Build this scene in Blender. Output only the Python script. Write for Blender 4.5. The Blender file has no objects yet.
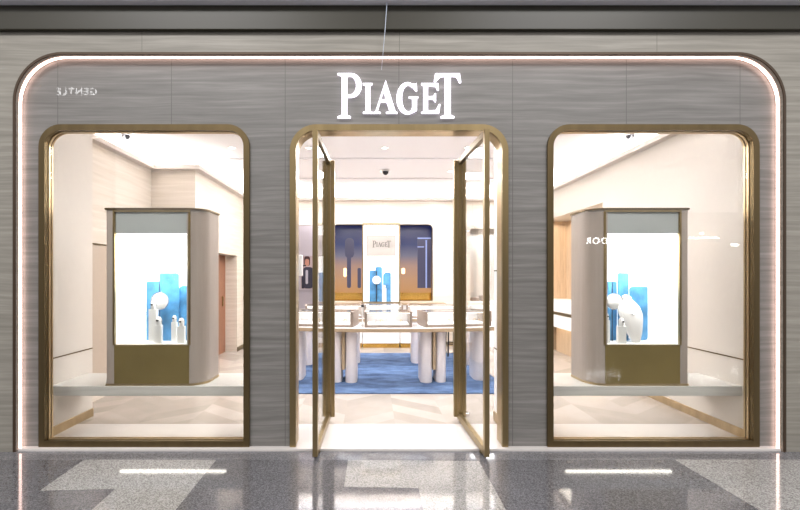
import bpy, bmesh, math, random
from mathutils import Vector, Matrix
from mathutils.geometry import tessellate_polygon
random.seed(7)
C = bpy.context.scene.collection
PI = math.pi

# ------------------------------------------------------------------ helpers
def lin(c):
    return tuple((v/255/12.92 if v/255 <= .04045 else ((v/255+.055)/1.055)**2.4) for v in c)

ORG = {}
def world_origin(p):
    return ORG.get(p.name, Vector((0, 0, 0))) if p else Vector((0, 0, 0))

def obj(name, bm, mat, parent=None, smooth=False):
    bmesh.ops.recalc_face_normals(bm, faces=bm.faces)
    o0 = world_origin(parent)
    bmesh.ops.translate(bm, verts=bm.verts, vec=-o0)
    me = bpy.data.meshes.new(name)
    bm.to_mesh(me); bm.free()
    for m in (mat if isinstance(mat, (list, tuple)) else [mat]):
        me.materials.append(m)
    if smooth:
        for p in me.polygons: p.use_smooth = True
        try: me.set_sharp_from_angle(angle=math.radians(35))
        except Exception: pass
    o = bpy.data.objects.new(name, me)
    C.objects.link(o)
    if parent: o.parent = parent
    ORG[o.name] = o0.copy()
    return o

def tag(o, label, cat, group=None):
    o['label'] = label; o['category'] = cat
    if group: o['group'] = group
    return o

def struct(name, bm, mat, smooth=False):
    o = obj(name, bm, mat, None, smooth); o['kind'] = 'structure'; return o

def sempty(name, loc=(0, 0, 0)):
    o = bpy.data.objects.new(name, None); C.objects.link(o)
    o.location = loc; o.empty_display_size = .1
    ORG[o.name] = Vector(loc); o['kind'] = 'structure'
    return o

def thing(name, label, cat, loc=(0, 0, 0), group=None):
    o = bpy.data.objects.new(name, None); C.objects.link(o)
    o.location = loc; o.empty_display_size = .1
    ORG[o.name] = Vector(loc)
    return tag(o, label, cat, group)

def dup(root, loc, label, rotz=0, group=None):
    r = root.copy(); C.objects.link(r); r.location = loc; r.rotation_euler = (0, 0, rotz)
    r['label'] = label
    if group: r['group'] = group
    for ch in list(root.children):
        c = ch.copy(); C.objects.link(c); c.parent = r
        for g in list(ch.children):
            d = g.copy(); C.objects.link(d); d.parent = c
    return r

def B(): return bmesh.new()

def box(bm, x0, x1, y0, y1, z0, z1, bev=0, seg=2):
    vs = [bm.verts.new((x, y, z)) for x in (x0, x1) for y in (y0, y1) for z in (z0, z1)]
    idx = [(0, 1, 3, 2), (4, 6, 7, 5), (0, 4, 5, 1), (2, 3, 7, 6), (0, 2, 6, 4), (1, 5, 7, 3)]
    fs = [bm.faces.new([vs[i] for i in f]) for f in idx]
    if bev:
        es = list({e for f in fs for e in f.edges})
        bmesh.ops.bevel(bm, geom=es, offset=bev, segments=seg, profile=.5, affect='EDGES')
    return bm

def prism(bm, loops, y0, y1, axis='y', mi=0):
    """loops: list of 2D loops (first outer, rest holes); extruded y0..y1 along axis"""
    def P(a, b, t):
        if axis == 'y': return (a, t, b)
        if axis == 'z': return (a, b, t)
        return (t, a, b)
    tris = tessellate_polygon([[Vector((p[0], p[1], 0)) for p in l] for l in loops])
    flat = [p for l in loops for p in l]
    A = [bm.verts.new(P(p[0], p[1], y0)) for p in flat]
    D = [bm.verts.new(P(p[0], p[1], y1)) for p in flat]
    for t in tris:
        for V in (A, D):
            try: bm.faces.new([V[i] for i in t]).material_index = mi
            except ValueError: pass
    k = 0
    for l in loops:
        n = len(l)
        for i in range(n):
            a, b = k+i, k+(i+1) % n
            try: bm.faces.new((A[a], A[b], D[b], D[a])).material_index = mi
            except ValueError: pass
        k += n
    return bm

def rrect(x0, x1, z0, z1, r=(0, 0, 0, 0), n=10):
    """radii order: bl, br, tr, tl"""
    pts = []
    for (cx, cz, rr, a0) in ((x0, z0, r[0], PI), (x1, z0, r[1], 1.5*PI), (x1, z1, r[2], 0), (x0, z1, r[3], .5*PI)):
        if rr <= 0: pts.append((cx, cz)); continue
        ox = cx + (rr if cx == x0 else -rr); oz = cz + (rr if cz == z0 else -rr)
        for i in range(n+1):
            a = a0 + .5*PI*i/n
            pts.append((ox+rr*math.cos(a), oz+rr*math.sin(a)))
    return pts

def lathe(bm, prof, cx=0, cy=0, cz=0, n=24):
    rings = []
    for (r, z) in prof:
        if r < 1e-5: rings.append([bm.verts.new((cx, cy, cz+z))])
        else: rings.append([bm.verts.new((cx+r*math.cos(2*PI*i/n), cy+r*math.sin(2*PI*i/n), cz+z)) for i in range(n)])
    for a, b in zip(rings, rings[1:]):
        for i in range(n):
            j = (i+1) % n
            if len(a) == 1 and len(b) == 1: continue
            if len(a) == 1: bm.faces.new((a[0], b[i], b[j]))
            elif len(b) == 1: bm.faces.new((a[i], a[j], b[0]))
            else: bm.faces.new((a[i], a[j], b[j], b[i]))
    for r in (rings[0], rings[-1]):
        if len(r) > 1:
            try: bm.faces.new(r)
            except ValueError: pass
    return bm

def tube(bm, p0, p1, r0, r1=None, n=10):
    r1 = r0 if r1 is None else r1
    p0, p1 = Vector(p0), Vector(p1)
    q = (p1-p0).to_track_quat('Z', 'Y'); L = (p1-p0).length
    A = [bm.verts.new(p0+q@Vector((r0*math.cos(2*PI*i/n), r0*math.sin(2*PI*i/n), 0))) for i in range(n)]
    D = [bm.verts.new(p0+q@Vector((r1*math.cos(2*PI*i/n), r1*math.sin(2*PI*i/n), L))) for i in range(n)]
    for i in range(n): bm.faces.new((A[i], A[(i+1) % n], D[(i+1) % n], D[i]))
    bm.faces.new(A); bm.faces.new(D)
    return bm

def torus(bm, c, R, r, axis='y', n=24, m=8, sx=1, sz=1, a0=0, a1=2*PI):
    closed = abs(a1-a0-2*PI) < 1e-6
    rings = []
    for i in range(n if closed else n+1):
        a = a0+(a1-a0)*i/n
        ring = []
        for j in range(m):
            b = 2*PI*j/m
            rr = R+r*math.cos(b)
            u, v, w = rr*math.cos(a)*sx, rr*math.sin(a)*sz, r*math.sin(b)
            p = (u, w, v) if axis == 'y' else (u, v, w)
            ring.append(bm.verts.new((c[0]+p[0], c[1]+p[1], c[2]+p[2])))
        rings.append(ring)
    cnt = len(rings)
    for i in range(cnt if closed else cnt-1):
        for j in range(m):
            bm.faces.new((rings[i][j], rings[(i+1) % cnt][j], rings[(i+1) % cnt][(j+1) % m], rings[i][(j+1) % m]))
    return bm

# ------------------------------------------------------------------ materials
def nt(name):
    m = bpy.data.materials.new(name); m.use_nodes = True
    n = m.node_tree; b = n.nodes['Principled BSDF']
    return m, n, b

def pbr(name, col, rough=.5, metal=0, noise=0, nscale=20, coat=0, emit=None, es=0, spec=None, stretch=(1, 1, 1)):
    m, n, b = nt(name)
    c = lin(col)
    b.inputs['Base Color'].default_value = (*c, 1)
    b.inputs['Roughness'].default_value = rough
    b.inputs['Metallic'].default_value = metal
    if coat: b.inputs['Coat Weight'].default_value = coat; b.inputs['Coat Roughness'].default_value = .03
    if spec is not None: b.inputs['Specular IOR Level'].default_value = spec
    if emit: b.inputs['Emission Color'].default_value = (*lin(emit), 1); b.inputs['Emission Strength'].default_value = es
    if noise:
        tc = n.nodes.new('ShaderNodeTexCoord'); mp = n.nodes.new('ShaderNodeMapping'); mp.inputs['Scale'].default_value = stretch
        t = n.nodes.new('ShaderNodeTexNoise'); t.inputs['Scale'].default_value = nscale; t.inputs['Detail'].default_value = 6
        r = n.nodes.new('ShaderNodeValToRGB')
        r.color_ramp.elements[0].position = .3; r.color_ramp.elements[1].position = .7
        r.color_ramp.elements[0].color = (*[v*(1-noise) for v in c], 1)
        r.color_ramp.elements[1].color = (*[min(1, v*(1+noise)) for v in c], 1)
        n.links.new(tc.outputs['Object'], mp.inputs[0]); n.links.new(mp.outputs[0], t.inputs['Vector'])
        n.links.new(t.outputs['Fac'], r.inputs[0]); n.links.new(r.outputs[0], b.inputs['Base Color'])
    return m

def glow(name, col, s):
    m, n, b = nt(name)
    b.inputs['Base Color'].default_value = (*lin(col), 1)
    b.inputs['Emission Color'].default_value = (*lin(col), 1); b.inputs['Emission Strength'].default_value = s
    return m

def glass(name, tint=(1, 1, 1), refl=1.0):
    """thin architectural glass: clear, with a Schlick mirror reflection on both faces"""
    m = bpy.data.materials.new(name); m.use_nodes = True; n = m.node_tree; n.nodes.clear()
    def N(t): return n.nodes.new(t)
    o = N('ShaderNodeOutputMaterial'); mx = N('ShaderNodeMixShader')
    t = N('ShaderNodeBsdfTransparent'); t.inputs[0].default_value = (*tint, 1)
    g = N('ShaderNodeBsdfGlossy'); g.inputs['Roughness'].default_value = 0.0
    geo = N('ShaderNodeNewGeometry'); dt = N('ShaderNodeVectorMath'); dt.operation = 'DOT_PRODUCT'
    n.links.new(geo.outputs['Normal'], dt.inputs[0]); n.links.new(geo.outputs['Incoming'], dt.inputs[1])
    def mth(op, a, b=None):
        x = N('ShaderNodeMath'); x.operation = op
        for k, v in enumerate((a, b)):
            if v is None: continue
            if isinstance(v, (int, float)): x.inputs[k].default_value = v
            else: n.links.new(v, x.inputs[k])
        return x.outputs[0]
    f = mth('POWER', mth('SUBTRACT', 1.0, mth('ABSOLUTE', dt.outputs['Value'])), 5.0)
    f = mth('MULTIPLY', mth('ADD', mth('MULTIPLY', f, .96), .04), refl)
    n.links.new(f, mx.inputs[0])
    n.links.new(t.outputs[0], mx.inputs[1]); n.links.new(g.outputs[0], mx.inputs[2]); n.links.new(mx.outputs[0], o.inputs[0])
    return m

def stone(name, dark, mid, light, rough=.3, coat=.0, seams=None, sc=1.0, contrast=1.0):
    """horizontally veined marble"""
    m, n, b = nt(name)
    N, L = n.nodes, n.links
    tc = N.new('ShaderNodeTexCoord')
    mp = N.new('ShaderNodeMapping'); mp.inputs['Scale'].default_value = (.45*sc, .45*sc, 12*sc)
    wob = N.new('ShaderNodeTexNoise'); wob.inputs['Scale'].default_value = .8; wob.inputs['Detail'].default_value = 2
    add = N.new('ShaderNodeVectorMath'); add.operation = 'MULTIPLY_ADD'
    add.inputs[1].default_value = (0, 0, .09)
    L.new(tc.outputs['Object'], wob.inputs['Vector'])
    L.new(wob.outputs['Color'], add.inputs[0]); L.new(tc.outputs['Object'], add.inputs[2])
    L.new(add.outputs[0], mp.inputs[0])
    t = N.new('ShaderNodeTexNoise'); t.inputs['Scale'].default_value = 2.2; t.inputs['Detail'].default_value = 9; t.inputs['Roughness'].default_value = .62
    L.new(mp.outputs[0], t.inputs['Vector'])
    r = N.new('ShaderNodeValToRGB'); e = r.color_ramp.elements
    e[0].position = .5-.22/contrast; e[0].color = (*lin(dark), 1); e[1].position = .5+.2/contrast; e[1].color = (*lin(light), 1)
    k = e.new(.5); k.color = (*lin(mid), 1)
    L.new(t.outputs['Fac'], r.inputs[0])
    out = r.outputs[0]
    if seams:
        sw, sh, ox, oz = seams
        sp = N.new('ShaderNodeSeparateXYZ'); L.new(tc.outputs['Object'], sp.inputs[0])
        cb = N.new('ShaderNodeCombineXYZ')
        def off(sock, o):
            a = N.new('ShaderNodeMath'); a.operation = 'ADD'; a.inputs[1].default_value = o; L.new(sock, a.inputs[0]); return a.outputs[0]
        L.new(off(sp.outputs[0], ox), cb.inputs[0]); L.new(off(sp.outputs[2], oz), cb.inputs[1])
        br = N.new('ShaderNodeTexBrick'); br.offset = 0; br.inputs['Scale'].default_value = 1
        br.inputs['Brick Width'].default_value = sw; br.inputs['Row Height'].default_value = sh
        br.inputs['Mortar Size'].default_value = .003; br.inputs['Mortar Smooth'].default_value = .1
        L.new(cb.outputs[0], br.inputs['Vector'])
        mx = N.new('ShaderNodeMixRGB'); mx.inputs[2].default_value = (*[v*.85 for v in lin(dark)], 1)
        L.new(br.outputs['Fac'], mx.inputs[0]); L.new(out, mx.inputs[1])
        out = mx.outputs[0]
    L.new(out, b.inputs['Base Color'])
    b.inputs['Roughness'].default_value = rough
    if coat: b.inputs['Coat Weight'].default_value = coat; b.inputs['Coat Roughness'].default_value = 0.0
    return m

def granite(name, base, lo, hi, sc=150):
    m, n, b = nt(name); N, L = n.nodes, n.links
    tc = N.new('ShaderNodeTexCoord')
    v = N.new('ShaderNodeTexVoronoi'); v.inputs['Scale'].default_value = sc
    L.new(tc.outputs['Object'], v.inputs['Vector'])
    sep = N.new('ShaderNodeSeparateColor'); L.new(v.outputs['Color'], sep.inputs[0])
    r = N.new('ShaderNodeValToRGB'); r.color_ramp.interpolation = 'CONSTANT'; e = r.color_ramp.elements
    e[0].position = 0; e[0].color = (*lin(lo), 1); e[1].position = .8; e[1].color = (*lin(hi), 1)
    k = e.new(.28); k.color = (*lin(base), 1)
    k = e.new(.55); k.color = (*lin(tuple(min(255, x*1.12) for x in base)), 1)
    L.new(sep.outputs[0], r.inputs[0]); L.new(r.outputs[0], b.inputs['Base Color'])
    nz = N.new('ShaderNodeTexNoise'); nz.inputs['Scale'].default_value = 1.4
    L.new(tc.outputs['Object'], nz.inputs['Vector'])
    mr = N.new('ShaderNodeMapRange'); mr.inputs[3].default_value = .03; mr.inputs[4].default_value = .1
    L.new(nz.outputs['Fac'], mr.inputs[0]); L.new(mr.outputs[0], b.inputs['Roughness'])
    b.inputs['Specular IOR Level'].default_value = .7
    return m

def brushed(name, col, rough=.3, coat=0):
    m = pbr(name, col, rough, .85, noise=.12, nscale=12, stretch=(1, 1, .05), coat=coat)
    return m

M = {}
M['facade'] = stone('veined_grey_stone', (106, 103, 99), (127, 124, 120), (149, 145, 141), rough=.45, coat=.22, seams=(1.035, 9.0, 20.7, 3.0), contrast=1.0)
M['surround'] = stone('rough_grey_stone', (126, 122, 112), (148, 143, 133), (172, 166, 156), rough=.5, seams=(2.3, 9.0, 20.7, 3.0), contrast=.9, sc=.9)
M['cream'] = stone('cream_travertine', (202, 190, 174), (216, 205, 191), (228, 219, 208), rough=.45, seams=(2.0, 1.96, 0, 0), contrast=.8)
M['plaster'] = pbr('cream_plaster', (212, 204, 194), .6, noise=.02)
M['ceil'] = pbr('ceiling_paint', (246, 243, 245), .8)
M['ledge'] = pbr('ledge_paint', (206, 196, 188), .6)
M['bronze'] = brushed('brushed_bronze', (156, 136, 98), .32)
M['bronze_dark'] = brushed('dark_bronze', (110, 94, 66), .42)
M['champagne'] = brushed('champagne_metal', (190, 168, 132), .3)
M['bronze_panel'] = pbr('bronze_panel', (150, 132, 82), .4, .6, noise=.08, nscale=3)
M['gold'] = pbr('polished_gold', (222, 180, 96), .18, 1)
M['beam'] = pbr('dark_gloss_beam', (44, 40, 24), .4, 0, noise=.2, nscale=1.2, stretch=(.6, 1, 1), coat=.08)
M['soffit'] = pbr('mall_soffit', (238, 238, 246), .7)
M['glass'] = glass('clear_glass', (.985, .99, .985), .6)
M['pane'] = glass('shop_window_glass', (.985, .985, .975), 1.0)
M['greyglass'] = pbr('smoky_header_glass', (186, 190, 188), .15, 0, coat=.5)
M['greywood'] = pbr('taupe_lacquer', (172, 160, 150), .4, noise=.05, nscale=6, stretch=(6, 6, .3))
M['led'] = glow('halo_light_strip', (255, 218, 206), 5.5)
M['letters'] = glow('lit_white_letters', (246, 242, 255), 1.7)
M['screen'] = glow('lit_white_backing', (255, 254, 250), 1.25)
M['blue'] = pbr('blue_marbled_panel', (78, 138, 184), .4, noise=.35, nscale=9)
M['white'] = pbr('white_lacquer', (240, 238, 236), .3)
M['leather'] = pbr('white_leather', (232, 228, 226), .55)
M['dark'] = pbr('black_plastic', (22, 20, 24), .3)
M['silver'] = pbr('polished_silver', (220, 220, 224), .15, 1)
M['legs'] = pbr('pale_table_leg', (226, 218, 218), .35, noise=.02)
M['top'] = pbr('champagne_table_edge', (172, 150, 122), .4, noise=.05, nscale=4)
M['wood'] = pbr('honey_oak', (204, 176, 144), .5, noise=.13, nscale=5, stretch=(6, 6, .5))
M['redwood'] = pbr('red_brown_wood', (142, 96, 70), .45, noise=.16, nscale=6, stretch=(8, 8, .5))
M['casefr'] = pbr('taupe_case_frame', (150, 134, 121), .35, .3)
M['recess'] = pbr('beige_recess_panel', (182, 166, 150), .5, noise=.03)
M['lav'] = pbr('lavender_wall', (190, 180, 184), .7)
M['tile_w'] = pbr('white_threshold_stone', (216, 210, 206), .2, noise=.03, nscale=3)
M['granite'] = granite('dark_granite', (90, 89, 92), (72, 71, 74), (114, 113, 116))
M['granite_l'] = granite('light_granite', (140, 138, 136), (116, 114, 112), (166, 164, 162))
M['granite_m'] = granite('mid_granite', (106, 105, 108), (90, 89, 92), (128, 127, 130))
M['mallwall'] = pbr('dim_opposite_wall', (96, 92, 88), .6)
M['signglow'] = glow('white_sign_tubes', (255, 255, 255), 22)

# shop floor: chevron marble
def chevron():
    m, n, b = nt('chevron_marble'); N, L = n.nodes, n.links
    tc = N.new('ShaderNodeTexCoord'); sp = N.new('ShaderNodeSeparateXYZ'); L.new(tc.outputs['Object'], sp.inputs[0])
    def mth(op, a, bb=None):
        x = N.new('ShaderNodeMath'); x.operation = op
        for i, v in enumerate((a, bb)):
            if v is None: continue
            if isinstance(v, (int, float)): x.inputs[i].default_value = v
            else: L.new(v, x.inputs[i])
        return x.outputs[0]
    pp = mth('PINGPONG', sp.outputs[0], .55)
    s = mth('ADD', sp.outputs[1], mth('MULTIPLY', pp, .7))
    s = mth('ADD', mth('MULTIPLY', s, 1/.26), 50)
    cell = mth('FLOOR', s)
    col = mth('FLOOR', mth('MULTIPLY', sp.outputs[0], 1/.55))
    wn = N.new('ShaderNodeTexWhiteNoise'); wn.noise_dimensions = '2D'
    cb = N.new('ShaderNodeCombineXYZ'); L.new(cell, cb.inputs[0]); L.new(col, cb.inputs[1]); L.new(cb.outputs[0], wn.inputs['Vector'])
    nz = N.new('ShaderNodeTexNoise'); nz.inputs['Scale'].default_value = 4; nz.inputs['Detail'].default_value = 8; L.new(tc.outputs['Object'], nz.inputs['Vector'])
    f = mth('ADD', mth('MULTIPLY', wn.outputs['Value'], .6), mth('MULTIPLY', nz.outputs['Fac'], .5))
    r = N.new('ShaderNodeValToRGB'); r.color_ramp.elements[0].color = (*lin((146, 136, 126)), 1); r.color_ramp.elements[1].color = (*lin((184, 174, 164)), 1)
    L.new(f, r.inputs[0]); L.new(r.outputs[0], b.inputs['Base Color'])
    b.inputs['Roughness'].default_value = .22
    return m
M['chevron'] = chevron()

def rugmat():
    m, n, b = nt('blue_mottled_rug'); N, L = n.nodes, n.links
    tc = N.new('ShaderNodeTexCoord'); mp = N.new('ShaderNodeMapping'); mp.inputs['Scale'].default_value = (1.2, 3, 1)
    t = N.new('ShaderNodeTexNoise'); t.inputs['Scale'].default_value = 2.4; t.inputs['Detail'].default_value = 7; t.inputs['Roughness'].default_value = .6
    L.new(tc.outputs['Object'], mp.inputs[0]); L.new(mp.outputs[0], t.inputs['Vector'])
    r = N.new('ShaderNodeValToRGB'); e = r.color_ramp.elements
    e[0].position = .3; e[0].color = (*lin((40, 62, 98)), 1); e[1].position = .72; e[1].color = (*lin((98, 124, 162)), 1)
    L.new(t.outputs['Fac'], r.inputs[0]); L.new(r.outputs[0], b.inputs['Base Color']); b.inputs['Roughness'].default_value = .95
    bp = N.new('ShaderNodeBump'); bp.inputs['Strength'].default_value = .4; bp.inputs['Distance'].default_value = .01
    t2 = N.new('ShaderNodeTexNoise'); t2.inputs['Scale'].default_value = 160; L.new(tc.outputs['Object'], t2.inputs['Vector'])
    L.new(t2.outputs['Fac'], bp.inputs['Height']); L.new(bp.outputs[0], b.inputs['Normal'])
    return m
M['rug'] = rugmat()

def duskmat(z0, z1):
    """backlit artwork: navy top to orange bottom"""
    m, n, b = nt('backlit_dusk_picture'); N, L = n.nodes, n.links
    tc = N.new('ShaderNodeTexCoord'); sp = N.new('ShaderNodeSeparateXYZ'); L.new(tc.outputs['Object'], sp.inputs[0])
    mr = N.new('ShaderNodeMapRange'); mr.inputs[1].default_value = z0; mr.inputs[2].default_value = z1; L.new(sp.outputs[2], mr.inputs[0])
    r = N.new('ShaderNodeValToRGB'); e = r.color_ramp.elements
    e[0].position = 0; e[0].color = (*lin((222, 160, 92)), 1); e[1].position = 1; e[1].color = (*lin((28, 36, 84)), 1)
    for p, c in ((.22, (218, 164, 116)), (.42, (198, 156, 132)), (.58, (128, 124, 142)), (.75, (58, 68, 116))):
        k = e.new(p); k.color = (*lin(c), 1)
    L.new(mr.outputs[0], r.inputs[0]); L.new(r.outputs[0], b.inputs['Emission Color']); b.inputs['Emission Strength'].default_value = .75
    b.inputs['Base Color'].default_value = (.02, .02, .03, 1); b.inputs['Roughness'].default_value = .2
    return m

# ------------------------------------------------------------------ camera
CX, CY, CZ, F = -.245, -3.75, 1.58, 412.0
cam = bpy.data.cameras.new('camera'); co = bpy.data.objects.new('camera', cam); C.objects.link(co)
co.location = (CX, CY, CZ); co.rotation_euler = (PI/2, 0, 0)
cam.sensor_width = 36; cam.sensor_fit = 'HORIZONTAL'; cam.lens = F/800*36
cam.shift_x = 28/800; cam.shift_y = 20/800; cam.clip_start = .05; cam.clip_end = 200
bpy.context.scene.camera = co

def gx(px, d): return CX+(px-372)*d/F
def gz(py, d): return CZ-(py-275)*d/F
def fl(px, py):
    d = F*CZ/(py-275); return (gx(px, d), CY+d)

# ------------------------------------------------------------------ mall floor & shell
def flat(bm, pts, z, mi=0, z0=None):
    prism(bm, [pts], z if z0 is None else z0, z, 'z', mi)
bm = B(); box(bm, -20, 20, -16, -.06, -.1, 0)
struct('floor', bm, M['granite'])
bm = B()
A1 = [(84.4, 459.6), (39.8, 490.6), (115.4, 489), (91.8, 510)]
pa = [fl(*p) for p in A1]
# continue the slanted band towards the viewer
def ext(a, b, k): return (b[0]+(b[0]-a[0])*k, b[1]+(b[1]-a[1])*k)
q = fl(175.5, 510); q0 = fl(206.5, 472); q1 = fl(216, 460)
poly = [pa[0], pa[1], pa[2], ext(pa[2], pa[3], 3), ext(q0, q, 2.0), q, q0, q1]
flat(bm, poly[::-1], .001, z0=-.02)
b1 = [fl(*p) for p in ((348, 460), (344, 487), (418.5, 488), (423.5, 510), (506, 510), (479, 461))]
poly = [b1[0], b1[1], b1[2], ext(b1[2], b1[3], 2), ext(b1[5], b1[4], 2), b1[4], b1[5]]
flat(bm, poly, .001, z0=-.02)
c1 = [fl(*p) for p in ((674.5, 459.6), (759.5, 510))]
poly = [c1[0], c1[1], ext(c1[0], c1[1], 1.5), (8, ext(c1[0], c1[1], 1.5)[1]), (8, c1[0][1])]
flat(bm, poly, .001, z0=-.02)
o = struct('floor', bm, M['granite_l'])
bm = B()
d1 = [fl(*p) for p in ((216, 460), (206.5, 472), (175.5, 510))]
poly = [(-8, fl(0, 459.8)[1]), (-8, -.06), (8, -.06), (8, fl(0, 459.8)[1])]
flat(bm, poly, .0006, z0=-.02)
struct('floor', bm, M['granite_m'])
# white stone sill under the whole shopfront
bm = B(); box(bm, -3.42, 3.42, -.06, .09, -.1, .022, .004)
struct('trim_1', bm, M['tile_w'])

# opposite side of the mall
bm = B(); box(bm, -20, 20, -16.3, -16, -.1, 4.6)
struct('wall_opposite', bm, M['mallwall'])
bm = B(); box(bm, -15.8, -12.8, -16.3, -16, 4.6, 11.2)
struct('wall_opposite', bm, M['mallwall'])

# ------------------------------------------------------------------ shopfront walls
WT = 2.945
wins = [(-3.264, -1.355), (1.345, 3.264)]
DR = (-.99, .99)
FT = 4.0
def win_loop(x0, x1, z0, z1, ins, r=.2):
    return rrect(x0+ins, x1-ins, z0+ins, z1-ins, (.0, .0, r-ins*.7, r-ins*.7))
holes = [win_loop(wins[0][0], wins[0][1], .022, WT, .01), win_loop(wins[1][0], wins[1][1], .022, WT, .01)]
door_hole = rrect(DR[0]+.01, DR[1]-.01, .022, WT-.01, (0, 0, .22, .22))
out = [(-3.6, .022), (DR[0]+.01, .022)] + [p for p in reversed(door_hole[2:])] + [(DR[1]-.01, .022), (3.6, .022), (3.6, 3.75), (-3.6, 3.75)]
bm = B(); prism(bm, [out]+holes, 0, .08)
struct('wall_front', bm, M['facade'])

# outer surround with rounded opening
PO = 3.43; PT = 3.55
arch = [(-PO, -.05)] + list(reversed(rrect(-PO, PO, -.05, PT, (0, 0, .42, .42), 16)[2:])) + [(PO, -.05)]
out = [(-9, -.05)] + arch + [(9, -.05), (9, 4.3), (-9, 4.3)]
bm = B(); prism(bm, [out], -.07, .0)
struct('wall_surround', bm, M['surround'])
def arch_ring(ins0, ins1, y0, y1, mat, name, zb=.0, fn=struct):
    o_ = rrect(-PO+ins0, PO-ins0, zb, PT-ins0, (0, 0, .42-ins0, .42-ins0), 16)
    i_ = rrect(-PO+ins1, PO-ins1, zb, PT-ins1, (0, 0, .42-ins1, .42-ins1), 16)
    loop = [o_[0], i_[0]] + list(reversed(i_[2:])) + [i_[1], o_[1]] + o_[2:]
    b_ = B(); prism(b_, [loop], y0, y1)
    return fn(name, b_, mat)
arch_ring(-.018, .003, -.078, -.0695, pbr('dark_edge_trim', (78, 62, 48), .45, .4), 'trim_2')
led = arch_ring(.0005, .005, -.034, -.008, M['led'], 'light_strip', fn=lambda n, b_, m: obj(n, b_, m))
tag(led, 'pinkish white light strip glowing around the rounded edge of the grey stone shopfront', 'light')

# dark beam and mall soffit above
bm = B(); box(bm, -9, 9, -.11, -.071, 3.75, 3.965, .006)
struct('trim_3', bm, M['beam'])
bm = B(); box(bm, -9, 9, -.18, -.071, 3.965, 4.03)
struct('ceiling', bm, M['soffit'])

# thin pale tapering cord in front of the beam
bm = B()
pA = Vector((gx(387, 3.6), CY+3.6, 3.965)); pB = Vector((gx(381.5, 3.64), CY+3.64, gz(70, 3.64)))
pC = Vector((gx(385, 3.61), CY+3.61, 3.72))
tube(bm, pA, pC, .0035, .003, 6); tube(bm, pC, pB, .003, .0012, 6)
tag(obj('pale_streak', bm, pbr('streak_blue', (205, 215, 232), .4)), 'thin pale cord running from the soffit past the dark beam above the lit name', 'streak')

# ------------------------------------------------------------------ window and door frames
def ring(bm, x0, x1, z0, z1, i0, i1, y0, y1, r=.2):
    o_ = rrect(x0+i0, x1-i0, z0+i0, z1-i0, (0, 0, max(.02, r-i0), max(.02, r-i0)))
    i_ = rrect(x0+i1, x1-i1, z0+i1, z1-i1, (0, 0, max(.02, r-i1), max(.02, r-i1)))
    prism(bm, [o_, i_], y0, y1)
for k, (a, b_) in enumerate(wins):
    w = sempty('window_%d' % (k+1), ((a+b_)/2, 0, .022))
    bm = B(); ring(bm, a, b_, .022, WT, 0, .054, -.022, .012); ring(bm, a, b_, .022, WT, .03, .048, .012, .085)
    obj('window_frame', bm, M['bronze_dark'], w)
    bm = B(); ring(bm, a, b_, .022, WT, .0485, .055, .03, .05); ring(bm, a, b_, .022, WT, .0485, .052, .067, .085)
    obj('inner_frame', bm, M['champagne'], w)
    bm = B(); prism(bm, [rrect(a+.05, b_-.05, .072, WT-.05, (0, 0, .15, .15))], .056, .064)
    obj('pane', bm, M['pane'], w)

dfr = sempty('door_3', (0, 0, .022))
def uring(i0, i1, y0, y1, r=.24):
    o_ = rrect(DR[0]+i0, DR[1]-i0, .0221, WT-i0, (0, 0, r-i0, r-i0), 12)
    i_ = rrect(DR[0]+i1, DR[1]-i1, .0221, WT-i1, (0, 0, r-i1, r-i1), 12)
    return prism(B(), [[o_[0], i_[0]] + list(reversed(i_[2:])) + [i_[1], o_[1]] + o_[2:]], y0, y1)
obj('door_frame', uring(0, .055, -.022, .012), M['bronze'], dfr)
obj('inner_frame', uring(.028, .05, .0125, .16), M['champagne'], dfr)

# glass leaves, built along local +x from pivot; local y is thickness
def make_leaf(name, mirror):
    t = sempty(name, (0, 0, 0))
    s = mirror
    W, H = .96, 2.80
    heel = -.12
    def bx(x0, x1, y0, y1, z0, z1, bev=.003):
        return box(B(), *sorted((x0*s, x1*s)), y0, y1, z0, z1, bev)
    obj('stile', bx(heel, heel+.05, -.022, .022, 0, H), M['bronze'], t)
    obj('stile', bx(heel+W-.05, heel+W, -.022, .022, 0, H), M['bronze'], t)
    obj('rail', bx(heel+.05, heel+W-.05, -.022, .022, 0, .07), M['bronze'], t)
    obj('rail', bx(heel+.05, heel+W-.05, -.022, .022, H-.06, H), M['bronze_dark'], t)
    obj('pane', bx(heel+.045, heel+W-.045, -.005, .005, .065, H-.055, 0), M['glass'], t)
    for yy in (-1, 1):
        h = bx(heel+W-.055, heel+W-.01, min(yy*.024, yy*.066), max(yy*.024, yy*.066), .03, H-.02, .004)
        obj('handle', h, M['bronze'], t)
    bm = B(); tube(bm, (0, 0, -.01), (0, 0, .0), .03, n=16)
    obj('pivot', bm, M['bronze_dark'], t)
    return t
# heel towards the viewer, swinging edge inside
zl = .028
# left leaf: near (315 @ z 3.62) far (329 @ z 4.5)
def leaf_place(leaf, nx, nd, fx, fd, s):
    P0 = Vector((gx(nx, nd), CY+nd)); P1 = Vector((gx(fx, fd), CY+fd))
    v = (P1-P0).normalized()
    ang = math.atan2(v.y, v.x)
    piv = P0+v*.12
    leaf.location = (piv.x, piv.y, zl)
    leaf.rotation_euler = (0, 0, ang if s > 0 else ang-PI)
L1 = make_leaf('door_1', 1); leaf_place(L1, 315, 3.51, 329, 4.47, 1)
L2 = make_leaf('door_2', -1); leaf_place(L2, 487.2, 3.51, 459, 4.47, -1)
# floor stop beside the right leaf
bm = B(); box(bm, gx(462, 4.6), gx(470, 4.6), CY+4.6, CY+4.66, 0.0002, .035, .006)
tag(obj('door_stop', bm, M['silver']), 'small metal floor stop at the foot of the right glass door', 'door stop')

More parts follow.
